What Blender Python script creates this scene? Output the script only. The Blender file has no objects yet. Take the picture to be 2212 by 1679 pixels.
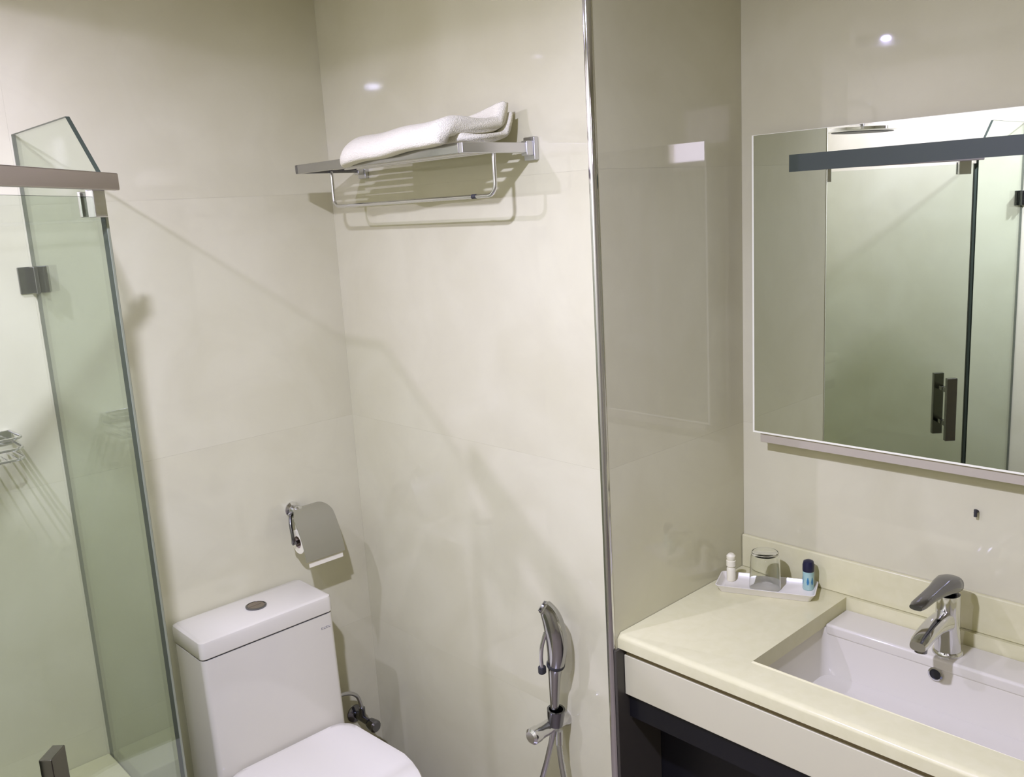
import bpy, bmesh, math, random
from mathutils import Vector, Matrix
random.seed(4)
sc = bpy.context.scene
C = sc.collection

# ------------------------------------------------------------------ camera
cam_d = bpy.data.cameras.new('camera'); cam = bpy.data.objects.new('camera', cam_d); C.objects.link(cam)
yaw, pitch, roll, FPX = 0.744665769, -0.198283115, -0.0574513697, 1954.347
fw = Vector((-math.cos(yaw)*math.cos(pitch), math.sin(yaw)*math.cos(pitch), math.sin(pitch)))
rt = fw.cross(Vector((0, 0, 1))).normalized(); up = rt.cross(fw)
r2 = rt*math.cos(roll) + up*math.sin(roll); u2 = up*math.cos(roll) - rt*math.sin(roll)
m = Matrix((r2, u2, -fw)).transposed().to_4x4()
m.translation = Vector((2.1048, -1.333, 1.705))
cam.matrix_world = m
cam_d.sensor_width = 36; cam_d.lens = FPX/2212*36; cam_d.sensor_fit = 'HORIZONTAL'
cam_d.clip_start = 0.02
sc.camera = cam
# ------------------------------------------------------------------ world, exposure
w = bpy.data.worlds.new('world'); sc.world = w; w.use_nodes = True
w.node_tree.nodes['Background'].inputs[0].default_value = (0.75, 0.75, 0.9, 1)
w.node_tree.nodes['Background'].inputs[1].default_value = 0.3
sc.view_settings.view_transform = 'Standard'; sc.view_settings.look = 'None'
sc.view_settings.gamma = 1; sc.view_settings.use_curve_mapping = False
sc.view_settings.exposure = 0.0
LAMP_W = 38.0          # main downlight
LAMP_COL = (1.0, 0.995, 1.60)
SHOWER_W = 10.5         # cooler downlight over the shower
SHOWER_COL = (1.0, 0.93, 1.65)
WIN_E = 10.0            # daylight through the frosted window
ZC = 2.265             # ceiling height

# ------------------------------------------------------------------ materials
def mat(name, col, rough=0.5, metal=0.0, ior=1.5, spec=None, coat=0.0):
    M = bpy.data.materials.new(name); M.use_nodes = True
    b = M.node_tree.nodes['Principled BSDF']
    b.inputs['Base Color'].default_value = (*col, 1); b.inputs['Roughness'].default_value = rough
    b.inputs['Metallic'].default_value = metal; b.inputs['IOR'].default_value = ior
    if spec is not None: b.inputs['Specular IOR Level'].default_value = spec
    b.inputs['Coat Weight'].default_value = coat
    return M
def nd(M, t, **kw):
    n = M.node_tree.nodes.new(t)
    for k, v in kw.items(): setattr(n, k, v)
    return n
def noisy(M, colA, colB, scale=4.0, detail=5.0, lo=0.3, hi=0.7, coord='Position', vein=None, rand=True):
    L = M.node_tree.links; b = M.node_tree.nodes['Principled BSDF']
    g = nd(M, 'ShaderNodeNewGeometry'); src = g.outputs['Position']
    if rand:
        oi = nd(M, 'ShaderNodeObjectInfo'); mu = nd(M, 'ShaderNodeVectorMath', operation='MULTIPLY_ADD')
        cx = nd(M, 'ShaderNodeCombineXYZ')
        for i in range(3): L.new(oi.outputs['Random'], cx.inputs[i])
        mu.inputs[1].default_value = (7, 9, 11); L.new(cx.outputs[0], mu.inputs[0]); L.new(src, mu.inputs[2]); src = mu.outputs[0]
    n = nd(M, 'ShaderNodeTexNoise'); n.inputs['Scale'].default_value = scale; n.inputs['Detail'].default_value = detail
    n.inputs['Distortion'].default_value = 0.6
    L.new(src, n.inputs['Vector'])
    r = nd(M, 'ShaderNodeMapRange'); r.inputs[1].default_value = lo; r.inputs[2].default_value = hi
    L.new(n.outputs['Fac'], r.inputs[0])
    mx = nd(M, 'ShaderNodeMix', data_type='RGBA'); mx.inputs['A'].default_value = (*colA, 1); mx.inputs['B'].default_value = (*colB, 1)
    L.new(r.outputs[0], mx.inputs['Factor']); out = mx.outputs['Result']
    if vein:
        n2 = nd(M, 'ShaderNodeTexNoise'); n2.inputs['Scale'].default_value = 2.2; n2.inputs['Detail'].default_value = 7
        n2.inputs['Distortion'].default_value = 1.5
        L.new(src, n2.inputs['Vector'])
        s = nd(M, 'ShaderNodeMath', operation='SUBTRACT'); s.inputs[1].default_value = 0.5; L.new(n2.outputs['Fac'], s.inputs[0])
        a = nd(M, 'ShaderNodeMath', operation='ABSOLUTE'); L.new(s.outputs[0], a.inputs[0])
        r2_ = nd(M, 'ShaderNodeMapRange'); r2_.inputs[1].default_value = 0.0; r2_.inputs[2].default_value = 0.035
        r2_.inputs[3].default_value = 0.12; r2_.inputs[4].default_value = 0.0
        L.new(a.outputs[0], r2_.inputs[0])
        m2 = nd(M, 'ShaderNodeMix', data_type='RGBA'); m2.inputs['B'].default_value = (*vein, 1)
        L.new(out, m2.inputs['A']); L.new(r2_.outputs[0], m2.inputs['Factor']); out = m2.outputs['Result']
    L.new(out, b.inputs['Base Color'])
    return M
def bump(M, scale, strength, dist=0.002):
    L = M.node_tree.links; b = M.node_tree.nodes['Principled BSDF']
    n = nd(M, 'ShaderNodeTexNoise'); n.inputs['Scale'].default_value = scale; n.inputs['Detail'].default_value = 3
    g = nd(M, 'ShaderNodeNewGeometry'); L.new(g.outputs['Position'], n.inputs['Vector'])
    bp = nd(M, 'ShaderNodeBump'); bp.inputs['Strength'].default_value = strength; bp.inputs['Distance'].default_value = dist
    L.new(n.outputs['Fac'], bp.inputs['Height']); L.new(bp.outputs[0], b.inputs['Normal'])
    return M
def glass(name, tint, refl=0.05):
    M = bpy.data.materials.new(name); M.use_nodes = True; t = M.node_tree; t.nodes.clear(); L = t.links
    o = t.nodes.new('ShaderNodeOutputMaterial'); tr = t.nodes.new('ShaderNodeBsdfTransparent'); gl = t.nodes.new('ShaderNodeBsdfGlossy')
    tr.inputs[0].default_value = (*tint, 1); gl.inputs['Roughness'].default_value = 0.0; gl.inputs[0].default_value = (0.92, 0.97, 0.92, 1)
    lw = t.nodes.new('ShaderNodeLayerWeight'); lw.inputs[0].default_value = 0.5
    p = t.nodes.new('ShaderNodeMath'); p.operation = 'POWER'; p.inputs[1].default_value = 5; L.new(lw.outputs['Facing'], p.inputs[0])
    a = t.nodes.new('ShaderNodeMath'); a.operation = 'MULTIPLY_ADD'; a.inputs[1].default_value = 0.9; a.inputs[2].default_value = refl
    L.new(p.outputs[0], a.inputs[0])
    mx = t.nodes.new('ShaderNodeMixShader'); L.new(a.outputs[0], mx.inputs[0]); L.new(tr.outputs[0], mx.inputs[1]); L.new(gl.outputs[0], mx.inputs[2])
    L.new(mx.outputs[0], o.inputs[0])
    return M
def emit(name, col, s):
    M = bpy.data.materials.new(name); M.use_nodes = True; t = M.node_tree; t.nodes.clear()
    o = t.nodes.new('ShaderNodeOutputMaterial'); e = t.nodes.new('ShaderNodeEmission')
    e.inputs[0].default_value = (*col, 1); e.inputs[1].default_value = s; t.links.new(e.outputs[0], o.inputs[0])
    return M

MT = noisy(mat('cream_marble_tile', (.75, .7, .58), 0.035), (.605, .585, .388), (.55, .527, .336), 4.5, 6, .3, .7, vein=(.52, .497, .33))
MGROUT = mat('grout', (.56, .535, .375), 0.4)
MCEIL = mat('ceiling_paint', (.62, .60, .46), 0.9)
MFLOOR = noisy(mat('floor_tile', (.42, .37, .3), 0.25), (.30, .26, .20), (.24, .20, .15), 5)
MCER = mat('white_ceramic', (.63, .602, .465), 0.10, coat=0.2)
MSEAT = mat('white_seat_plastic', (.74, .705, .575), 0.18)
MCHR = mat('chrome', (.72, .72, .73), 0.09, 1.0)
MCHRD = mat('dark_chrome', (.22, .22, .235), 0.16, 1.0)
MCHRM = mat('grey_chrome', (.45, .45, .44), 0.12, 1.0)
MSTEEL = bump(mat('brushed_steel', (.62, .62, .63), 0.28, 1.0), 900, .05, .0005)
MBRONZE = mat('brushed_bronze_steel', (.47, .42, .385), 0.34, 1.0)
MTRIM = mat('polished_aluminium', (.86, .86, .87), 0.10, 1.0)
MSTONE = noisy(mat('cream_engineered_stone', (.8, .74, .58), 0.16), (.64, .615, .36), (.61, .585, .33), 40, 3, .3, .7, rand=False)
MAPRON = mat('cream_laminate', (.56, .535, .345), 0.3)
MBLACK = mat('black_laminate', (.006, .006, .007), 0.35)
MGAP = mat('brown_painted_gap_shade', (.22, .17, .08), 0.6)  # brown stands for the shade in the gap under the worktop
MMIRR = mat('mirror_silver', (.80, .84, .775), 0.0, 1.0)
MEDGE = mat('pale_bevel_reflection', (.86, .86, .66), 0.35)  # bright reflection of the bevel painted as a pale matte edge
MBOX = mat('mirror_backing_board', (.42, .38, .27), 0.6)
MSTRIP = mat('frosted_light_strip', (.040, .055, .036), 0.5)
MGL = glass('green_float_glass', (.915, .942, .912))
MGLE = mat('dark_glass_edge', (.032, .042, .026), 0.45, spec=.2)
MGLL = mat('pale_glass_edge', (.20, .22, .145), 0.4, spec=.3)
MTUM = mat('clear_tumbler_glass', (.97, .98, .96), 0.0, ior=1.45); MTUM.node_tree.nodes['Principled BSDF'].inputs['Transmission Weight'].default_value = 1.0
MTOWEL = bump(mat('white_terry', (.80, .77, .57), 0.95), 420, .8, .004)
MTRAY = mat('white_acrylic', (.72, .69, .55), 0.2)
MTUBE = mat('white_tube', (.80, .77, .54), 0.35)
MNAVY = mat('navy_cap', (.008, .008, .03), 0.3)
MBLUE = noisy(mat('blue_shampoo', (.25, .5, .6), 0.12), (.36, .53, .43), (.27, .43, .37), 60)
MBLUED = mat('dark_blue_print', (.03, .18, .30), 0.4)
MPAPER = bump(mat('toilet_paper', (.76, .73, .54), 0.95), 200, .2, .001)
MHOLE = mat('dark_hole', (.01, .01, .01), 0.5)
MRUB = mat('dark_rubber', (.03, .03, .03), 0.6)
MPRINT = mat('grey_print', (.33, .32, .31), 0.5)
MDOOR = mat('cream_door_paint', (.74, .70, .60), 0.4)
MBUT = mat('brown_chrome_button', (.33, .28, .26), 0.2, 1.0)
MWIN = emit('frosted_daylight', (.86, .74, 1.0), WIN_E)
MLENS = emit('lamp_lens', (1, .97, .95), 30)

# ------------------------------------------------------------------ mesh helpers
ORG = {}
def obj(name, bm, ms, parent=None, smooth=False, label=None, cat=None, group=None, kind=None, bev=0, seg=2, base=False):
    if not isinstance(ms, (list, tuple)): ms = [ms]
    bmesh.ops.remove_doubles(bm, verts=bm.verts, dist=1e-6)
    bmesh.ops.recalc_face_normals(bm, faces=bm.faces)
    lo = Vector((min(v.co[i] for v in bm.verts) for i in range(3))); hi = Vector((max(v.co[i] for v in bm.verts) for i in range(3)))
    c = (lo+hi)/2
    if base: c.z = lo.z
    bmesh.ops.translate(bm, verts=bm.verts, vec=-c)
    me = bpy.data.meshes.new(name); bm.to_mesh(me); bm.free()
    for M in ms: me.materials.append(M)
    if smooth:
        for p in me.polygons: p.use_smooth = True
    o = bpy.data.objects.new(name, me); C.objects.link(o)
    ORG[o.name] = c
    o.location = c
    if parent is not None:
        o.parent = parent; o.location = c - ORG[parent.name]
    if bev:
        b = o.modifiers.new('bevel', 'BEVEL'); b.width = bev; b.segments = seg; b.limit_method = 'ANGLE'; b.angle_limit = math.radians(40)
        b.harden_normals = False
        for p in me.polygons: p.use_smooth = True
        if not smooth:
            o.modifiers.new('wn', 'WEIGHTED_NORMAL').keep_sharp = True
    if smooth == 'auto':
        me.set_sharp_from_angle(angle=math.radians(38))
    tag(o, label, cat, group, kind)
    return o
def tag(o, label=None, cat=None, group=None, kind=None):
    if label: o['label'] = label
    if cat: o['category'] = cat
    if group: o['group'] = group
    if kind: o['kind'] = kind
    return o
def thing(name, loc, label, cat, group=None):
    o = bpy.data.objects.new(name, None); C.objects.link(o); o.location = loc; o.empty_display_size = .05
    ORG[o.name] = Vector(loc)
    return tag(o, label, cat, group)
def B(): return bmesh.new()
def box(bm, x0, x1, y0, y1, z0, z1, mi=0):
    vs = [bm.verts.new((x, y, z)) for z in (z0, z1) for y in (y0, y1) for x in (x0, x1)]
    for f in ((0, 2, 3, 1), (4, 5, 7, 6), (0, 1, 5, 4), (2, 6, 7, 3), (0, 4, 6, 2), (1, 3, 7, 5)):
        bm.faces.new([vs[i] for i in f]).material_index = mi
    return vs
def frame_of(d):
    d = Vector(d).normalized(); a = Vector((0, 0, 1)) if abs(d.z) < .9 else Vector((1, 0, 0))
    u = d.cross(a).normalized(); return d, u, d.cross(u)
def loft(bm, rings, cap0=True, cap1=True, mi=0, closed=True):
    vr = [[bm.verts.new(p) for p in r] for r in rings]
    n = len(rings[0])
    for a, b in zip(vr, vr[1:]):
        for i in range(n if closed else n-1):
            j = (i+1) % n
            bm.faces.new((a[i], a[j], b[j], b[i])).material_index = mi
    if cap0: bm.faces.new(vr[0]).material_index = mi
    if cap1: bm.faces.new(list(reversed(vr[-1]))).material_index = mi
def cyl(bm, p0, p1, r0, r1=None, n=24, mi=0):
    r1 = r0 if r1 is None else r1; p0 = Vector(p0); p1 = Vector(p1); d, u, v = frame_of(p1-p0)
    ring = lambda p, r: [p+u*r*math.cos(2*math.pi*i/n)+v*r*math.sin(2*math.pi*i/n) for i in range(n)]
    loft(bm, [ring(p0, r0), ring(p1, r1)], mi=mi)
def lathe(bm, o, axis, prof, n=32, mi=0, cap0=True, cap1=True, sx=1, sy=1):
    o = Vector(o); d, u, v = frame_of(axis)
    loft(bm, [[o+d*h+u*r*sx*math.cos(2*math.pi*i/n)+v*r*sy*math.sin(2*math.pi*i/n) for i in range(n)] for r, h in prof], cap0, cap1, mi)
def smoothpath(pts, k=8):
    pts = [Vector(p) for p in pts]; out = []
    for i in range(len(pts)-1):
        p0 = pts[max(i-1, 0)]; p1 = pts[i]; p2 = pts[i+1]; p3 = pts[min(i+2, len(pts)-1)]
        for s in range(k):
            t = s/k
            out.append(.5*((2*p1)+(p2-p0)*t+(2*p0-5*p1+4*p2-p3)*t*t+(3*p1-p0-3*p2+p3)*t**3))
    return out+[pts[-1]]
def tube(bm, pts, r, n=12, mi=0, wid=None):
    """circle (or ellipse r x wid) swept along pts; r may be a list"""
    pts = [Vector(p) for p in pts]; rings = []; u = None
    for i, p in enumerate(pts):
        d = (pts[min(i+1, len(pts)-1)]-pts[max(i-1, 0)]).normalized()
        if u is None: _, u, v = frame_of(d)
        else:
            u = (u-d*u.dot(d)).normalized(); v = d.cross(u)
        rr = r[i] if isinstance(r, (list, tuple)) else r
        rings.append([p+u*rr*math.cos(2*math.pi*k/n)+v*rr*math.sin(2*math.pi*k/n) for k in range(n)])
    loft(bm, rings, mi=mi)
def rrect(cx, cy, hx, hy, r, z, n=6):
    out = []
    for sx, sy, a0 in ((1, 1, 0), (-1, 1, 90), (-1, -1, 180), (1, -1, 270)):
        for k in range(n+1):
            a = math.radians(a0+90*k/n)
            out.append(Vector((cx+sx*(hx-r)+r*math.cos(a), cy+sy*(hy-r)+r*math.sin(a), z)))
    return out
def subsurf(o, l=2):
    s = o.modifiers.new('sub', 'SUBSURF'); s.levels = l; s.render_levels = l
    return o

# ================================================================== SETTING
AX, D4, YB, XR = 0.9225, 0.508, -1.614, 3.6       # alcove corner x, vanity wall y, back wall y, far wall x
T = 0.008
bm = B(); box(bm, -.1, XR+.1, YB-.1, D4+.1, -.08, 0); obj('floor', bm, MFLOOR, kind='structure')
bm = B(); box(bm, -.1, XR+.1, YB-.1, D4+.1, ZC, ZC+.08); obj('ceiling', bm, MCEIL, kind='structure')
ZJ = [0.0, .566, 1.166, 1.766, ZC]
def tiles(parent, u_edges, place):
    for a, b in zip(u_edges, u_edges[1:]):
        for z0, z1 in zip(ZJ, ZJ[1:]):
            bm = B(); g = .00008
            place(bm, a+g, b-g, z0+g, z1-g)
            obj('tile', bm, MT, parent)
bm = B(); box(bm, -.1, -T+.002, YB-.1, .1, 0, ZC); W1 = obj('wall_left', bm, MGROUT, kind='structure')
tiles(W1, [YB, -.757, 0.0], lambda bm, a, b, c, d: box(bm, -T, 0, a, b, c, d))
bm = B(); box(bm, -.1, AX-T+.002, T-.002, D4+.1, 0, ZC); W2 = obj('wall_toilet', bm, MGROUT, kind='structure')
tiles(W2, [0.0, AX-.0105], lambda bm, a, b, c, d: box(bm, a, b, 0, T, c, d))
tiles(W2, [.0105, D4], lambda bm, a, b, c, d: box(bm, AX-T, AX, a, b, c, d))
bm = B(); box(bm, AX-T, XR+.1, D4+T-.002, D4+.1, 0, ZC); W4 = obj('wall_vanity', bm, MGROUT, kind='structure')
tiles(W4, [AX, 2.12, 3.32, XR], lambda bm, a, b, c, d: box(bm, a, b, D4, D4+T, c, d))
# back wall with window opening and door opening
WX0, WX1, WZ0, WZ1 = 2.33, 2.665, 1.85, 2.16
DX0, DX1, DZ = 2.74, 3.46, 1.99
bm = B()
box(bm, -.1, WX0, YB-.1, YB, 0, ZC); box(bm, WX0, WX1, YB-.1, YB, 0, WZ0); box(bm, WX0, WX1, YB-.1, YB, WZ1, ZC)
box(bm, WX1, DX0, YB-.1, YB, 0, ZC); box(bm, DX0, DX1, YB-.1, YB, DZ, ZC); box(bm, DX1, XR+.1, YB-.1, YB, 0, ZC)
obj('wall_back', bm, MT, kind='structure')
bm = B(); box(bm, XR, XR+.1, YB-.1, D4+.1, 0, ZC); obj('wall_right', bm, MT, kind='structure')
bm = B()
box(bm, WX0, WX0+.025, YB-.07, YB+.004, WZ0, WZ1); box(bm, WX1-.025, WX1, YB-.07, YB+.004, WZ0, WZ1)
box(bm, WX0, WX1, YB-.07, YB+.004, WZ0, WZ0+.025); box(bm, WX0, WX1, YB-.07, YB+.004, WZ1-.025, WZ1)
win = obj('window_1', bm, MDOOR, kind='structure')
bm = B(); box(bm, WX0+.025, WX1-.025, YB-.045, YB-.04, WZ0+.025, WZ1-.025); obj('pane', bm, MWIN, win)
bm = B(); box(bm, WX0-.02, WX1+.02, YB, YB+.03, WZ0-.02, WZ0); obj('window_sill', bm, MDOOR, win, bev=.003)
bm = B(); box(bm, DX0+.03, DX1-.03, YB-.06, YB-.02, .01, DZ-.03)
box(bm, DX0, DX0+.03, YB-.1, YB+.008, 0, DZ); box(bm, DX1-.03, DX1, YB-.1, YB+.008, 0, DZ); box(bm, DX0, DX1, YB-.1, YB+.008, DZ-.03, DZ)
dr = obj('door_1', bm, MDOOR, kind='structure')
bm = B(); cyl(bm, (2.82, YB-.02, 1.0), (2.82, YB+.04, 1.0), .011); cyl(bm, (2.82, YB+.035, 1.0), (2.93, YB+.035, 1.0), .009)
obj('door_handle', bm, MCHR, dr, smooth='auto')
# rounded metal corner trim on the outer corner
bm = B(); R = .0115; n = 8
prof = [(AX-R, .001)]+[(AX-R+(R+.001)*math.cos(a), R-(R+.001)*math.sin(a)) for a in [math.pi/2-math.pi/2*k/n for k in range(n+1)]]+[(AX-.001, R), (AX-R, R)]
prof = [(AX-R, -.001)]+prof[1:]
loft(bm, [[Vector((x, y, z)) for x, y in prof] for z in (0, ZC)])
obj('trim_1', bm, mat('corner_trim_metal', (.66, .66, .66), 0.05, 1.0), kind='structure', smooth='auto')
# shower kerb, low ledge inside the shower
C1 = Vector((.4586, -.749, 0)); C2 = Vector((.865, -1.156, 0))
kp_o = [(0, -.712), (.474, -.712), (.902, -1.140), (.902, YB)]; kp_i = [(0, -.786), (.443, -.786), (.828, -1.171), (.828, YB)]
bm = B()
for z, in ((0,),): pass
vo = [[bm.verts.new((x, y, z)) for x, y in kp_o] for z in (0, .09)]; vi = [[bm.verts.new((x, y, z)) for x, y in kp_i] for z in (0, .09)]
for i in range(3):
    bm.faces.new((vo[1][i], vo[1][i+1], vi[1][i+1], vi[1][i])); bm.faces.new((vo[0][i], vo[0][i+1], vi[0][i+1], vi[0][i]))
    bm.faces.new((vo[0][i], vo[0][i+1], vo[1][i+1], vo[1][i])); bm.faces.new((vi[0][i], vi[0][i+1], vi[1][i+1], vi[1][i]))
for i in (0, 3): bm.faces.new((vo[0][i], vo[1][i], vi[1][i], vi[0][i]))
obj('trim_2', bm, MSTONE, kind='structure', bev=.004)
bm = B(); box(bm, .0, .15, YB, -.7535, .092, .494); obj('trim_3', bm, MSTONE, kind='structure', bev=.004)

# ================================================================== LAMPS
def downlight(x, y, watts, label, lens, col=LAMP_COL, deep=0):
    t = thing('recessed_downlight' if not deep else 'baffled_downlight', (x, y, ZC), label, 'ceiling light')
    rl = .02 if deep else .045
    bm = B()
    if deep: lathe(bm, (x, y, ZC-.001), (0, 0, -1), [(.100, 0), (.100, deep), (.108, deep), (.108, 0)], 48, cap0=False, cap1=False)  # unseen ring added to keep the lens out of the wall's reflection
    else: lathe(bm, (x, y, ZC-.006), (0, 0, 1), [(.045, .0015), (.06, 0), (.062, .006), (.045, .006)], 40, cap0=False, cap1=False)
    obj('added_glare_ring' if deep else 'trim_ring', bm, MBLACK if deep else MTRIM, t, smooth='auto')
    bm = B(); lathe(bm, (x, y, ZC-.004), (0, 0, 1), [(rl, 0), (rl, .003)], 40); obj('lens', bm, lens, t)
    ld = bpy.data.lights.new('downlight_lamp', 'AREA'); ld.shape = 'DISK'; ld.size = .03 if deep else .06; ld.energy = watts; ld.color = col
    lo = bpy.data.objects.new('downlight_lamp', ld); C.objects.link(lo); lo.parent = t; lo.location = (0, 0, -.0075 if not deep else -.005)
    return t
downlight(1.332, -1.106, LAMP_W, 'round recessed ceiling downlight above the gap between vanity and shower door', MLENS)
downlight(.44, -1.243, SHOWER_W, 'round ceiling downlight with added light-blocking ring above the glass shower', MLENS, SHOWER_COL, .019)

# ================================================================== TOILET
t = thing('toilet', (.10, -.397, 0), 'white ceramic toilet with square tank standing beside the shower glass', 'toilet')
YC = -.397
bm = B()
def tring(xb, xf, hy, r, z): return rrect((xb+xf)/2, YC, (xf-xb)/2, hy, r, z, 5)
loft(bm, [tring(.012, .181, .1775, .012, .33), tring(.012, .179, .1765, .012, .45), tring(.012, .173, .1765, .012, .60), tring(.012, .1695, .1765, .012, .709)])
tank = obj('tank', bm, MCER, t, smooth='auto')
bm = B()
for k in range(4):
    y = -.259+k*.0072; z = .676
    box(bm, .1690, .1712, y, y+.005, z-.0026, z-.0014); box(bm, .1690, .1712, y, y+.0012, z-.0026, z+.0026)
    box(bm, .1690, .1712, y+(.0038 if k % 2 else 0), y+(.005 if k % 2 else .005), z+.0014, z+.0026)
obj('maker_mark', bm, MPRINT, tank, label='small grey lettering')
bm = B()
loft(bm, [tring(.008, .169, .1762, .012, .7128), tring(.006, .171, .1778, .013, .715), tring(.006, .171, .1778, .013, .7475), tring(.008, .169, .1765, .013, .754), tring(.012, .163, .171, .012, .757)])
lid = obj('tank_lid', bm, MCER, t, smooth='auto')
bm = B(); loft(bm, [tring(.014, .1665, .1735, .012, .7085), tring(.014, .1665, .1735, .012, .7130)]); obj('lid_gap_shade', bm, MRUB, t)  # dark block painted in as the shade line under the lid
bm = B(); lathe(bm, (.082, YC+.012, .757), (0, 0, 1), [(.026, -.002), (.026, .003), (.0225, .0042), (.0225, .003)], 32, cap1=False)
fb = obj('flush_ring', bm, MCHRD, lid, smooth='auto')
for s in (-1, 1):
    bm = B(); pts = []
    for k in range(13):
        a = math.pi*k/12; pts.append((.082+.0215*math.sin(a)*s+.0006*s, YC+.012+.0215*math.cos(a)))
    loft(bm, [[Vector((x, y, z)) for x, y in pts] for z in (.757, .7605)]); obj('flush_button', bm, MBUT, lid, bev=.0006)
# bowl pedestal
bm = B()
def egg(x0, x1, hw, z, n=32, sq=.82):
    out = []
    for i in range(n):
        a = 2*math.pi*i/n; c, s = math.cos(a), math.sin(a)
        out.append(Vector(((x0+x1)/2+(x1-x0)/2*math.copysign(abs(c)**sq, c), YC+hw*math.copysign(abs(s)**sq, s), z)))
    return out
loft(bm, [egg(.02, .54, .125, 0), egg(.02, .53, .118, .03), egg(.02, .52, .115, .12), egg(.016, .58, .145, .22), egg(.012, .63, .172, .30), egg(.012, .645, .182, .345), egg(.014, .645, .182, .375)])
obj('bowl', bm, MCER, t, smooth='auto')
def dshape(x0, x1, hw, z, n=10):
    """closed seat outline: straight back with round corners, elliptical front"""
    out = []; r = .05; xm = x0+.20
    for k in range(n+1):
        a = math.pi/2*k/n; out.append(Vector((x0+r-r*math.sin(math.pi/2-a)*1.0, YC+hw-.014-r+r*math.sin(a)*1.0, z)) if False else Vector((x0+r-r*math.cos(a), YC+hw-.012-r+r*math.sin(a), z)))
    for k in range(1, 2*n):
        a = math.pi*k/(2*n); out.append(Vector((xm+(x1-xm)*math.sin(a), YC+hw*math.cos(a), z)))
    for k in range(n+1):
        a = math.pi/2*(1-k/n); out.append(Vector((x0+r-r*math.cos(a), YC-hw+.012+r-r*math.sin(a), z)))
    return out
bm = B(); loft(bm, [dshape(.190, .655, .186, .377), dshape(.190, .655, .187, .384), dshape(.190, .655, .186, .392)]); obj('seat', bm, MSEAT, t, smooth='auto')
bm = B(); loft(bm, [dshape(.186, .66, .186, .394), dshape(.184, .662, .189, .399), dshape(.184, .662, .189, .408), dshape(.190, .655, .183, .416), dshape(.205, .64, .168, .4195)])
obj('seat_lid', bm, MSEAT, t, smooth='auto')
# stop valve on wall
t = thing('stop_valve', (0, -.085, .291), 'dark chrome angle stop valve low on the wall behind the toilet seat', 'valve')
bm = B(); lathe(bm, (.0, -.085, .291), (1, 0, 0), [(.026, 0), (.026, .003), (.014, .009)], 24); obj('rosette', bm, MCHRD, t, smooth='auto')
bm = B(); cyl(bm, (.008, -.085, .291), (.075, -.085, .291), .0105); cyl(bm, (.04, -.085, .291), (.04, -.085, .325), .009); obj('body', bm, MCHRD, t, smooth='auto')
bm = B(); lathe(bm, (.078, -.085, .291), (1, 0, 0), [(.010, -.006), (.016, 0), (.018, .012), (.018, .026), (.013, .031)], 10, sx=1, sy=1); obj('knob', bm, MCHRD, t, smooth='auto')
bm = B(); tube(bm, smoothpath([(.04, -.085, .325), (.04, -.10, .37), (.045, -.15, .395), (.06, -.212, .385)]), .0055); obj('supply_hose', bm, MSTEEL, t, smooth='auto')

# ================================================================== TOILET PAPER
t = thing('toilet_paper_holder', (0, -.19, .95), 'chrome toilet paper holder with cover flap above the toilet tank', 'holder')
bm = B(); lathe(bm, (.0, -.214, .949), (1, 0, 0), [(.021, 0), (.021, .004), (.013, .008), (.011, .018), (.0145, .026), (.015, .036), (.010, .041)], 28); obj('wall_mount', bm, MCHR, t, smooth='auto')
bm = B(); cyl(bm, (.032, -.222, .949), (.032, -.150, .949), .0055)
tube(bm, smoothpath([(.034, -.238, .945), (.046, -.247, .925), (.056, -.250, .895), (.055, -.250, .876)]), .0045, 10); cyl(bm, (.032, -.222, .949), (.034, -.239, .945), .005)
cyl(bm, (.055, -.252, .876), (.055, -.130, .876), .005)
obj('arm', bm, MCHRD, t, smooth='auto')
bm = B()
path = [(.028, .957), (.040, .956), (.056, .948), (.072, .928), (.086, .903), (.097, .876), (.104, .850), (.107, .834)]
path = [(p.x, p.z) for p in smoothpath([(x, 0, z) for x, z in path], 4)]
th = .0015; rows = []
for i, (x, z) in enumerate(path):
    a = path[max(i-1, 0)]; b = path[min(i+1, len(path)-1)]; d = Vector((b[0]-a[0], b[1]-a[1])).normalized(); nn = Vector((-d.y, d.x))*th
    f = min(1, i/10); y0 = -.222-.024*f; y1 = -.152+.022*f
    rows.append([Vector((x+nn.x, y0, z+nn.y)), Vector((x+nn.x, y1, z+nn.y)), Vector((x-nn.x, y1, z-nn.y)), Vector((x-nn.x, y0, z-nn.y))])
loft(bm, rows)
obj('cover_flap', bm, mat('olive_reflection_cover', (.235, .225, .135), .35), t, smooth='auto')  # wall reflected in the chrome flap, painted as flat olive grey
t = thing('toilet_paper_roll', (.062, -.19, .88), 'white toilet paper roll hanging under the chrome flap', 'toilet paper')
bm = B(); lathe(bm, (.055, -.237, .876), (0, 1, 0), [(.016, 0), (.032, 0), (.0325, .003), (.0325, .101), (.032, .104), (.016, .104)], 40, cap0=False, cap1=False); obj('roll', bm, MPAPER, t, smooth='auto')
bm = B(); lathe(bm, (.055, -.2375, .876), (0, 1, 0), [(.016, 0), (.0155, .105)], 28, cap0=False, cap1=False); obj('core', bm, mat('card_core', (.35, .28, .2), .9), t, smooth='auto')
bm = B()
pts = [(.0875, .876), (.095, .852), (.1015, .830), (.1025, .816)]
loft(bm, [[Vector((x, -.236, z)), Vector((x, -.134, z)), Vector((x-.0012, -.134, z)), Vector((x-.0012, -.236, z))] for x, z in pts]); obj('loose_sheet', bm, MPAPER, t)

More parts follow.
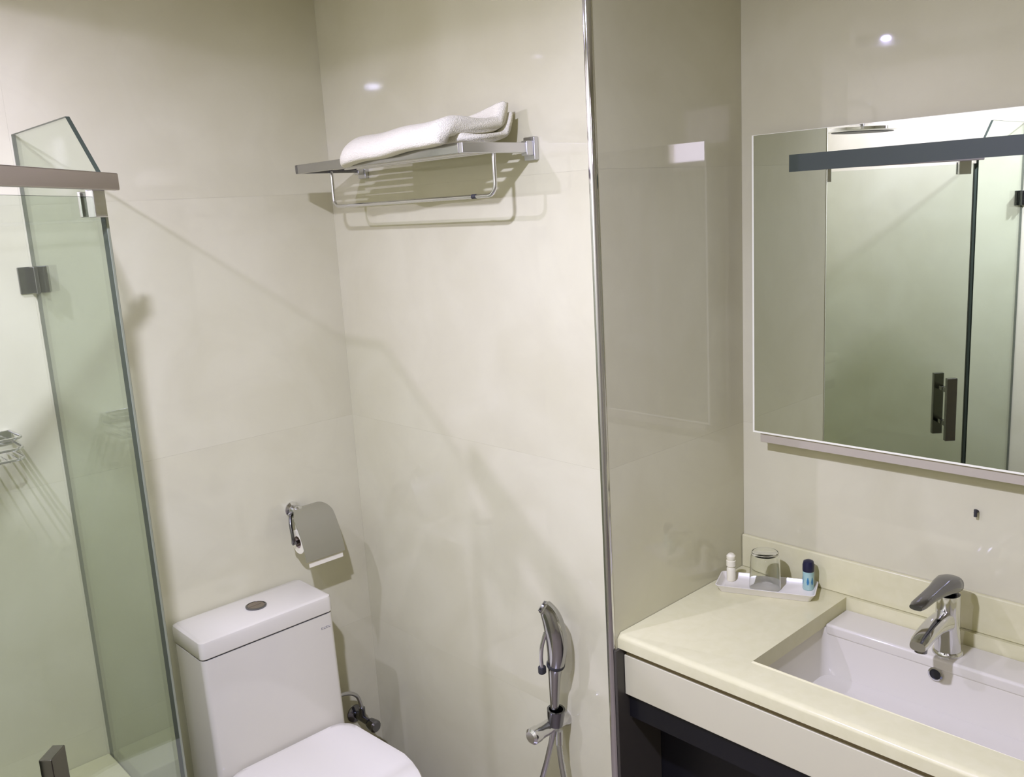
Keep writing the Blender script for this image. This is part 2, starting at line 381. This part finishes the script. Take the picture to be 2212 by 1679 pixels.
# ================================================================== TOWEL SHELF
t = thing('towel_shelf', (.467, 0, 1.80), 'chrome wall towel shelf with hanging bar holding a folded towel', 'shelf')
zl, zh = 1.8085, 1.8285
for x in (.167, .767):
    bm = B(); box(bm, x-.006, x+.006, -.196, -.012, zl, zh); obj('arm', bm, MSTEEL if x > .5 else MCHRD, t, bev=.0015)  # same chrome: right arm painted paler as lit, left arm darker
    bm = B(); box(bm, x-.020, x+.012, -.012, 0, 1.794, 1.84); box(bm, x-.009, x+.009, -.03, -.012, 1.803, 1.832); obj('wall_mount', bm, MSTEEL, t, bev=.002)
bm = B(); box(bm, .173, .761, -.197, -.185, zl, zh); obj('front_rail', bm, MCHRM, t, bev=.0015)
for y in (-.035, -.071, -.107, -.146):
    bm = B(); cyl(bm, (.172, y, 1.819), (.762, y, 1.819), .0048, n=14); obj('rod', bm, MCHR, t, smooth='auto')
bm = B(); yl = -.107; xa, xb, zb, r = .176, .760, 1.729, .022
pts = [(xa, yl, zl+.004), (xa, yl, zb+r)]+[(xa+r-r*math.cos(a), yl, zb+r-r*math.sin(a)) for a in [math.pi/2*k/6 for k in range(1, 7)]]
pts += [(xb-r+r*math.sin(a), yl, zb+r-r*math.cos(a)) for a in [math.pi/2*k/6 for k in range(0, 7)]]+[(xb, yl, zl+.004)]
tube(bm, pts, .0042, 12); obj('hanging_bar', bm, MCHR, t, smooth='auto')
bm = B(); lathe(bm, (.690, yl, zb), (1, 0, 0), [(.0050, 0), (.0050, .012)], 14); obj('bar_joint', bm, MRUB, t, smooth='auto')
# towel: two folded layers
def towel_layer(bm, path, th, xs, drop):
    path = [(p.y, p.z) for p in smoothpath([(0, y, z) for y, z in path], 5)]
    rings = []
    for x in xs:
        f = (x-xs[0])/(xs[-1]-xs[0])
        e = min(1, f/.12); e2 = min(1, (1-f)/.04)
        sc_ = (.35+.65*math.sqrt(max(0, 1-(1-e)**2)))*(.72+.28*math.sqrt(max(0, 1-(1-e2)**2)))
        L_, R_ = [], []
        for i, (y, z) in enumerate(path):
            a = path[max(i-1, 0)]; b = path[min(i+1, len(path)-1)]; d = Vector((b[0]-a[0], b[1]-a[1])).normalized(); nn = Vector((-d.y, d.x))*th/2*sc_*min(1, .5+.5*i/(len(path)*.55))*min(1, .50+.50*math.sqrt((len(path)-1-i)/4))
            k = max(0, (-y-.10)/.10)
            zb_ = 1.845 if th < .024 else 1.870
            if y > -.085 and z > zb_: z = zb_+(z-zb_)*(.15+.85*f*f)
            zz = z-drop*(1-f)*k+.0015*math.sin(x*40+y*50); yy = y*(1-.10*(1-e))-.0
            L_.append(Vector((x, yy+nn.x, zz+nn.y))); R_.append(Vector((x, yy-nn.x, zz-nn.y)))
        rings.append(L_+R_[::-1])
    loft(bm, rings)
t = thing('folded_towel', (.55, -.1, 1.829), 'thick folded white towel lying on the chrome wall shelf', 'towel')
N = 22; xs = [.368+(.738-.368)*i/N for i in range(N+1)]
bm = B(); towel_layer(bm, [(-.030, 1.890), (-.036, 1.868), (-.048, 1.848), (-.075, 1.842), (-.12, 1.841), (-.155, 1.841), (-.168, 1.841)], .020, xs, .0)
o = obj('lower_fold', bm, MTOWEL, t, smooth=True)
bm = B(); towel_layer(bm, [(-.046, 1.908), (-.051, 1.888), (-.064, 1.869), (-.10, 1.8645), (-.14, 1.864), (-.180, 1.862), (-.201, 1.855), (-.212, 1.843), (-.214, 1.829)], .038, xs, .017)
o = obj('upper_fold', bm, MTOWEL, t, smooth=True)

# ================================================================== BIDET SPRAYER
t = thing('sprayer_holder', (.775, 0, .552), 'chrome wall bracket valve holding the hand sprayer', 'bracket')
bm = B(); lathe(bm, (.775, 0, .555), (0, -1, 0), [(.020, 0), (.020, .004), (.0165, .012), (.0165, .085), (.0185, .090), (.0185, .108), (.013, .113)], 28); obj('valve_body', bm, MCHR, t, smooth='auto')
bm = B(); lathe(bm, (.790, -.045, .585), (.1, 0, 1), [(.0165, -.024), (.0195, .0), (.0205, .016), (.016, .016), (.014, -.02)], 24, cap1=False); obj('cradle', bm, MCHRD, t, smooth='auto')
bm = B(); cyl(bm, (.793, -.04, .545), (.796, -.045, .515), .008); obj('outlet', bm, MCHR, t, smooth='auto')
t = thing('bidet_sprayer', (.79, -.05, .58), 'chrome hand bidet sprayer with steel hose hung on the wall beside the toilet', 'sprayer')
bm = B(); P = smoothpath([(.788, -.046, .575), (.792, -.048, .63), (.798, -.05, .69), (.803, -.05, .715)], 6)
tube(bm, P, [.0092+.0098*(i/(len(P)-1))**1.6 for i in range(len(P))], 18); obj('handle', bm, MCHRM, t, smooth='auto')
bm = B(); P = smoothpath([(.803, -.05, .712), (.812, -.053, .75), (.814, -.056, .79), (.810, -.060, .825), (.803, -.066, .848), (.794, -.072, .857)], 6)
n_ = len(P); rad = [.0180+.0055*math.sin(math.pi*min(1, i/(n_*.8))) if i < n_-3 else .0150 for i in range(n_)]
tube(bm, P, rad, 18); hd = obj('spray_head', bm, MCHRM, t, smooth='auto')
bm = B(); cyl(bm, P[-1], P[-1]+(P[-1]-P[-2]).normalized()*.004, .0135, .0125); obj('nozzle_face', bm, MCHRD, hd, smooth='auto')
bm = B(); lathe(bm, (.803, -.05, .716), (.2, -.03, 1), [(.0190, -.006), (.0205, -.003), (.0205, .003), (.0190, .006)], 24); obj('collar', bm, MRUB, t, smooth='auto')
bm = B(); P = smoothpath([(.803, -.076, .80), (.796, -.082, .77), (.789, -.080, .735), (.785, -.074, .705)], 5); tube(bm, P, [.005]*3+[.0045]*(len(P)-3), 10); obj('trigger', bm, MCHR, t, smooth='auto')
bm = B(); box(bm, .777, .791, -.082, -.066, .696, .716); obj('trigger_pad', bm, MRUB, t, bev=.004)
bm = B(); P = smoothpath([(.788, -.046, .578), (.782, -.052, .53), (.768, -.058, .47), (.746, -.060, .40), (.715, -.06, .27), (.716, -.058, .15), (.765, -.056, .085), (.822, -.056, .15), (.836, -.055, .28), (.822, -.054, .40), (.806, -.05, .47), (.796, -.045, .515)], 14)
tube(bm, P, [.0062+(.0007 if i % 2 else 0) for i in range(len(P))], 10); obj('hose', bm, MSTEEL, t, smooth='auto')

# ================================================================== SHOWER ENCLOSURE
t = thing('shower_enclosure', (.45, -1.2, .09), 'corner shower enclosure of green tinted glass panels with steel bar', 'shower')
ZK, ZP, ZG = .091, 1.908, 1.761
u = (C2-C1).normalized(); nrm = Vector((1, 1, 0)).normalized()     # along door, outward
def panel(name, base, d, length, prof, th, parent, pale=False):
    """glass sheet: prof is polygon of (s, z); d direction"""
    d = Vector(d).normalized(); n = Vector((-d.y, d.x, 0)); bm = B()
    a = [bm.verts.new(base+d*s+n*th/2+Vector((0, 0, z))) for s, z in prof]; b = [bm.verts.new(base+d*s-n*th/2+Vector((0, 0, z))) for s, z in prof]
    bm.faces.new(a); bm.faces.new(b[::-1])
    for i in range(len(prof)):
        j = (i+1) % len(prof); bm.faces.new((a[i], b[i], b[j], a[j])).material_index = 2 if pale and i in (0, 1) else 1
    return obj(name, bm, [MGL, MGLE, MGLL], parent)
p1 = panel('fixed_panel', Vector((0.001, -.749, 0)), (1, 0, 0), 0, [(0, ZK), (.4556, ZK), (.4556, 1.80), (.336, ZP), (0, ZP)], .008, t, True)
p3 = panel('fixed_panel', Vector((.865, YB+.003, 0)), (0, 1, 0), 0, [(0, ZK), (.455, ZK), (.455, 1.80), (.336, ZP), (0, ZP)], .008, t)
LD = (C2-C1).length
door = panel('door', C1, u, 0, [(.012, ZK+.01), (LD-.012, ZK+.01), (LD-.012, ZG), (.012, ZG)], .008, t)
# steel bar across the door
def obox(bm, c, d, hl, hn, hz):
    """box oriented along horizontal d"""
    d = Vector(d).normalized(); n = Vector((-d.y, d.x, 0)); c = Vector(c); vs = []
    for z in (-hz, hz):
        for b_ in (-hn, hn):
            for a_ in (-hl, hl): vs.append(bm.verts.new(c+d*a_+n*b_+Vector((0, 0, z))))
    for f in ((0, 2, 3, 1), (4, 5, 7, 6), (0, 1, 5, 4), (2, 6, 7, 3), (0, 4, 6, 2), (1, 3, 7, 5)): bm.faces.new([vs[i] for i in f])
bm = B(); obox(bm, (C1+C2)/2+nrm*.020+Vector((0, 0, 1.7855)), u, LD/2+.012, .006, .0145); obj('bar', bm, MBRONZE, t, bev=.002)
for s in (.048, LD-.048):
    bm = B(); c = C1+u*s; obox(bm, c+nrm*.010+Vector((0, 0, 1.7485)), u, .021, .007, .0225); obox(bm, c-nrm*.008+Vector((0, 0, 1.748)), u, .021, .003, .021)
    obj('bar_clamp', bm, MCHR, t, bev=.0015)
# wall clamps
bm = B(); box(bm, 0, .006, -.784, -.735, 1.582, 1.638); box(bm, .006, .040, -.762, -.754, 1.582, 1.638); box(bm, .006, .040, -.744, -.736, 1.582, 1.638)
obj('wall_clamp', bm, MCHRD, t, bev=.0015)
bm = B(); box(bm, .85, .90, YB, YB+.006, 1.60, 1.656); box(bm, .870, .878, YB+.006, YB+.04, 1.60, 1.656); box(bm, .852, .860, YB+.006, YB+.04, 1.60, 1.656)
obj('wall_clamp', bm, MCHRD, t, bev=.0015)
# door handle both sides
sH = LD-.084; MH = mat('black_chrome', (.17, .165, .14), .14, 1.0)
for sg in (1, -1):
    bm = B(); c = C1+u*sH+nrm*.055*sg
    obox(bm, c+Vector((0, 0, .900)), u, .018, .009, .115)
    for z in (.84, .965): obox(bm, C1+u*sH+nrm*.026*sg+Vector((0, 0, z)), u, .008, .0225, .008)
    obj('handle', bm, MH, door, bev=.0015)
# dark seal strips on the door's two meeting edges
for s in (.006, LD-.006):
    bm = B(); c = C1+u*s; obox(bm, c+Vector((0, 0, (ZK+ZG)/2)), u, .004, .004, (ZG-ZK)/2)
    obj('seal_strip', bm, MGLE if s > .1 else mat('clear_seal', (.30, .33, .22), .4), t)

# shower head on wall arm
t = thing('rain_shower_head', (0, -1.21, 2.03), 'round chrome rain shower head on a wall arm inside the glass shower', 'shower head')
bm = B(); tube(bm, smoothpath([(.0, -1.21, 2.03), (.20, -1.21, 2.035), (.36, -1.21, 2.025), (.415, -1.21, 1.99), (.42, -1.21, 1.945)]), .010, 14); obj('arm', bm, MCHR, t, smooth='auto')
bm = B(); lathe(bm, (0, -1.21, 2.03), (1, 0, 0), [(.03, 0), (.03, .005), (.012, .012)], 24); obj('rosette', bm, MCHR, t, smooth='auto')
bm = B(); lathe(bm, (.42, -1.21, 1.918), (0.03, 0, 1), [(.128, -.008), (.135, -.004), (.135, .006), (.05, .016), (.016, .03)], 48); hd = obj('head', bm, MTRIM, t, smooth='auto')
bm = B(); lathe(bm, (.42, -1.21, 1.9085), (0.03, 0, 1), [(.112, -.001), (.114, .003)], 48); obj('nozzle_plate', bm, mat('dark_nozzle_plate', (.05, .055, .05), .5), hd, smooth='auto')
# wire soap basket
t = thing('soap_basket', (0, -.93, 1.28), 'chrome wire soap basket on the wall inside the glass shower', 'soap basket')
bm = B(); box(bm, 0, .006, -.99, -.845, 1.272, 1.302); obj('back_plate', bm, MCHR, t, bev=.002)
for z in (1.30, 1.278, 1.256):
    bm = B(); xx = .10; r = .02
    pts = [(.003, -.848, z), (xx-r, -.848, z)]+[(xx-r+r*math.sin(a), -.848-r+r*math.cos(a), z) for a in [math.pi/2*k/5 for k in range(1, 6)]]+[(xx, -.968, z)]+[(xx-r+r*math.cos(a), -.968-r*math.sin(a), z) for a in [math.pi/2*k/5 for k in range(1, 6)]]+[(.003, -.988, z)]
    tube(bm, pts, .003, 8); obj('wire', bm, MCHR, t, smooth='auto')
for k in range(7):
    bm = B(); y = -.86-.0195*k; cyl(bm, (.003, y, 1.254), (.1, y, 1.254), .002, n=8); obj('base_wire', bm, MCHR, t, smooth='auto')
# ================================================================== VANITY
CX1 = 2.20; OX0, OX1, OY0, OY1 = 1.203, 1.74, .100, .482; CZ0, CZ1 = .768, .800
bm = B()
o8 = [(AX+.001, .0195), (CX1, .0195), (CX1, D4-.001), (AX+.001, D4-.001)]; i8 = [(OX0, OY0), (OX1, OY0), (OX1, OY1), (OX0, OY1)]
vo = [[bm.verts.new((x, y, z)) for x, y in o8] for z in (CZ0, CZ1)]; vi = [[bm.verts.new((x, y, z)) for x, y in i8] for z in (CZ0, CZ1)]
for i in range(4):
    j = (i+1) % 4
    for k in (0, 1): bm.faces.new((vo[k][i], vo[k][j], vi[k][j], vi[k][i]))
    bm.faces.new((vo[0][i], vo[0][j], vo[1][j], vo[1][i])); bm.faces.new((vi[0][i], vi[0][j], vi[1][j], vi[1][i]))
bm.edges.ensure_lookup_table()
fe = [e for e in bm.edges if all(abs(v.co.y-.0195) < 1e-5 and v.co.z > CZ1-1e-5 for v in e.verts)]
bmesh.ops.bevel(bm, geom=fe, offset=.011, segments=5, profile=.5, affect='EDGES')
ie = [e for e in bm.edges if all(OX0-1e-4 <= v.co.x <= OX1+1e-4 and OY0-1e-4 <= v.co.y <= OY1+1e-4 and v.co.z > CZ1-1e-5 for v in e.verts)]
bmesh.ops.bevel(bm, geom=ie, offset=.003, segments=2, profile=.5, affect='EDGES')
t = obj('vanity_worktop', bm, MSTONE, smooth='auto', label='cream stone vanity worktop with a rectangular basin cutout', cat='worktop')
bm = B(); box(bm, AX+.001, CX1, .496, D4-.0005, CZ1, .883); obj('backsplash', bm, MSTONE, t, bev=.003)
t = thing('vanity_cabinet', (1.56, .3, 0), 'vanity cabinet with cream front panel and black body under the worktop', 'cabinet')
bm = B(); box(bm, .9315, CX1-.01, .030, .048, .659, .751); obj('front_panel', bm, MAPRON, t, bev=.0015)
bm = B(); box(bm, .9335, CX1-.012, .036, .05, .751, .7675); obj('gap_shade_strip', bm, MGAP, t)  # shade of the recess painted as a brown strip
bm = B(); box(bm, AX+.001, .9305, .006, .15, .0, .767); obj('side_panel', bm, mat('dark_brown_laminate', (.055, .049, .036), .4), t, bev=.001)
bm = B(); box(bm, .9345, CX1-.012, .040, .49, .603, .655); obj('black_rail', bm, MBLACK, t)
bm = B(); box(bm, .9245, CX1-.02, .151, .505, .0, .6025); box(bm, .9345, 1.17, .05, .49, .655, .7665); obj('body', bm, MBLACK, t)
# basin
t = thing('undermount_basin', (1.47, .28, .62), 'white rectangular ceramic basin set under the cream worktop', 'sink')
bm = B(); cx, hx = (OX0+OX1)/2, (OX1-OX0)/2; YL = .388; cy, hy = (OY0-.008+YL)/2, (YL-OY0+.008)/2
hx += .004
loft(bm, [rrect(cx, cy, hx+.02, hy+.010, .02, .767), rrect(cx, cy, hx+.0, hy, .012, .767), rrect(cx, cy, hx-.002, hy-.002, .014, .74), rrect(cx, cy, hx-.006, hy-.006, .02, .69),
          rrect(cx, cy, hx-.014, hy-.014, .03, .668), rrect(cx, cy, hx-.034, hy-.034, .04, .660), rrect(cx, cy, .06, .05, .03, .656), rrect(cx-.01, cy+.02, .024, .024, .0239, .654)], cap0=False, cap1=True)
bas = obj('bowl', bm, MCER, t, smooth='auto')
bm = B(); box(bm, OX0-.015, OX1+.015, YL-.001, OY1+.012, .745, .7665); box(bm, OX0+.0005, OX1-.0005, YL-.003, OY1-.001, .75, .7755)
obj('tap_deck', bm, MCER, t, bev=.006, seg=4)
bm = B(); lathe(bm, (1.441, YL-.0045, .742), (0, -1, 0), [(.0145, -.003), (.0145, .0015), (.011, .002), (.010, -.002)], 28, cap1=False); rg = obj('overflow_ring', bm, MCHR, t, smooth='auto')
bm = B(); lathe(bm, (1.441, YL-.0035, .742), (0, -1, 0), [(.0105, -.001), (.0105, .0012)], 24); obj('overflow_hole', bm, MHOLE, rg)
bm = B(); lathe(bm, (cx-.01, cy+.055, .6565), (0, 0, 1), [(.031, 0), (.031, .0035), (.025, .004), (.024, .001)], 32, cap1=False); dn = obj('drain_ring', bm, MCHR, t, smooth='auto')
bm = B(); lathe(bm, (cx-.01, cy+.055, .657), (0, 0, 1), [(.024, 0), (.024, .002)], 32); obj('drain_hole', bm, MHOLE, dn)
# faucet
FX, FY, FZ = 1.447, .424, .7755
t = thing('basin_tap', (FX, FY, FZ), 'chrome single lever basin tap standing at the back of the basin', 'tap')
bm = B()
lathe(bm, (FX, FY, FZ), (0, 0, 1), [(.029, 0), (.029, .004), (.0265, .008)], 32); obj('base_ring', bm, MCHR, t, smooth='auto')
bm = B(); rings = []
for z, cyy, rx, ry in ((.006, FY, .0255, .0255), (.03, FY-.001, .0235, .0245), (.06, FY-.004, .0225, .025), (.09, FY-.006, .0225, .0255), (.115, FY-.006, .0225, .0245), (.128, FY-.006, .0215, .0235)):
    rings.append([Vector((FX+rx*math.cos(2*math.pi*i/28), cyy+ry*math.sin(2*math.pi*i/28), FZ+z)) for i in range(28)])
loft(bm, rings); obj('body', bm, MCHR, t, smooth='auto')
bm = B(); rings = []
for y, z, rx, rz in ((FY-.008, .072, .019, .022), (FY-.035, .080, .019, .019), (FY-.07, .083, .019, .015), (FY-.105, .080, .0185, .0125), (FY-.135, .073, .0175, .0115), (FY-.146, .069, .015, .009)):
    rings.append([Vector((FX+rx*math.copysign(abs(math.cos(a))**.7, math.cos(a)), y, FZ+z+rz*math.copysign(abs(math.sin(a))**.7, math.sin(a)))) for a in [2*math.pi*i/24 for i in range(24)]])
loft(bm, rings); sp = obj('spout', bm, MCHR, t, smooth='auto')
bm = B(); cyl(bm, (FX, FY-.128, FZ+.066), (FX, FY-.130, FZ+.052), .0115); obj('aerator', bm, MCHRD, sp, smooth='auto')
bm = B(); rings = []
for y, z, rx, rz in ((FY+.020, .140, .016, .009), (FY+.010, .146, .0225, .017), (FY-.012, .150, .024, .0185), (FY-.035, .153, .0215, .0155), (FY-.065, .154, .0175, .011), (FY-.105, .155, .0155, .008), (FY-.145, .154, .0150, .0065), (FY-.160, .1535, .012, .005)):
    rings.append([Vector((FX+rx*math.copysign(abs(math.cos(a))**.75, math.cos(a)), y, FZ+z+rz*math.copysign(abs(math.sin(a))**.75, math.sin(a)))) for a in [2*math.pi*i/24 for i in range(24)]])
loft(bm, rings); obj('lever', bm, MCHRD, t, smooth='auto')

# ================================================================== MIRROR
MX0, MX1, MZ0, MZ1, MY = .982, 2.12, 1.160, 1.827, .4545
t = thing('wall_mirror', (1.55, D4, MZ0), 'large frameless wall mirror with a dark light strip above the vanity', 'mirror')
bm = B(); e = .0045
box(bm, MX0, MX1, MY+.0006, MY+.006, MZ0, MZ1, 1)
vs = [bm.verts.new(p) for p in ((MX0+e, MY, MZ0+e), (MX1-e, MY, MZ0+e), (MX1-e, MY, MZ1-.0008), (MX0+e, MY, MZ1-.0008))]
bm.faces.new(vs).material_index = 0
bk = [bm.verts.new((v.co.x, MY+.0006, v.co.z)) for v in vs]
for i in range(4): bm.faces.new((vs[i], vs[(i+1) % 4], bk[(i+1) % 4], bk[i])).material_index = 1
obj('glass', bm, [MMIRR, MEDGE], t)
bm = B(); box(bm, 1.073, MX1-.09, MY-.0012, MY-.0002, 1.7435, 1.779); obj('light_strip', bm, MSTRIP, t, label='dark unlit frosted light strip')
bm = B(); box(bm, .998, MX1-.016, MY+.007, D4-.0005, 1.138, 1.80); obj('backing_box', bm, MBOX, t)

# ================================================================== SMALL THINGS
t = thing('wall_screw', (1.462, D4, 1.054), 'tiny dark screw hook on the tiled wall below the mirror', 'hook')
bm = B(); cyl(bm, (1.462, D4, 1.054), (1.462, D4-.012, 1.054), .003, n=12); cyl(bm, (1.462, D4-.010, 1.060), (1.462, D4-.010, 1.045), .0032, n=12); obj('hook', bm, MRUB, t, smooth='auto')
TC = Vector((1.046, .408, CZ1)); ta = math.radians(23)
def TR(x, y, z): return Vector((TC.x+x*math.cos(ta)-y*math.sin(ta), TC.y+x*math.sin(ta)+y*math.cos(ta), CZ1+z))
def tr(hx, hy, r, z): return [TR(p.x, p.y, p.z) for p in rrect(0, 0, hx, hy, r, z, 4)]
bm = B()
loft(bm, [tr(.101, .0365, .008, .0005), tr(.104, .039, .009, .006), tr(.111, .0455, .010, .018), tr(.1085, .043, .009, .0185), tr(.102, .0375, .008, .008), tr(.099, .0345, .007, .0055)])
obj('amenity_tray', bm, MTRAY, smooth='auto', label='white plastic tray on the worktop corner holding toiletries', cat='tray', base=True)
p = TR(-.004, .004, .006)
bm = B(); lathe(bm, p, (0, 0, 1), [(.0001, .091), (.020, .091), (.0295, .087), (.0325, .075), (.0342, .050), (.0360, .004), (.0355, .0), (.0345, .0), (.0340, .002), (.0322, .050), (.0305, .073), (.0265, .0805), (.018, .082), (.0001, .082)], 40, cap0=False, cap1=False)
obj('drinking_glass', bm, MTUM, smooth='auto', label='clear drinking glass turned upside down on the white tray', cat='glass', base=True)
p = TR(.090, .022, .006)
t = thing('shampoo_bottle', p, 'small pale blue shampoo bottle with dark navy cap on the tray', 'bottle')
bm = B(); lathe(bm, p, (0, 0, 1), [(.0118, 0), (.0128, .002), (.0128, .040), (.0122, .044)], 28); bt = obj('bottle', bm, MBLUE, t, smooth='auto')
bm = B(); lathe(bm, p, (0, 0, 1), [(.0128, .0442), (.0132, .046), (.0132, .060), (.011, .068), (.005, .071)], 28); obj('cap', bm, MNAVY, t, smooth='auto')
for a in (-2.25, -1.15, -.35):
    bm = B(); rings = []
    for z, hw in ((.014, .10), (.020, .22), (.026, .16), (.032, .05)):
        rings.append([Vector((p.x+.01295*math.cos(a+d_), p.y+.01295*math.sin(a+d_), p.z+z)) for d_ in (-hw, 0, hw)])
    loft(bm, rings, False, False, closed=False); obj('print', bm, MBLUED, bt)
p = TR(-.085, .022, .006)
t = thing('toiletry_tube', p, 'slim white toiletry tube with ridged cap standing on the tray', 'tube')
bm = B(); lathe(bm, p, (0, 0, 1), [(.0095, 0), (.0105, .002), (.0105, .030), (.009, .034)], 24); obj('tube', bm, MTUBE, t, smooth='auto')
bm = B(); lathe(bm, p, (0, 0, 1), [(.0082, .0343), (.0112, .037), (.0112, .050), (.0095, .051), (.0095, .053), (.0108, .055), (.0105, .062), (.006, .067)], 24); obj('cap', bm, MTUBE, t, smooth='auto')
bpy.context.view_layer.update()
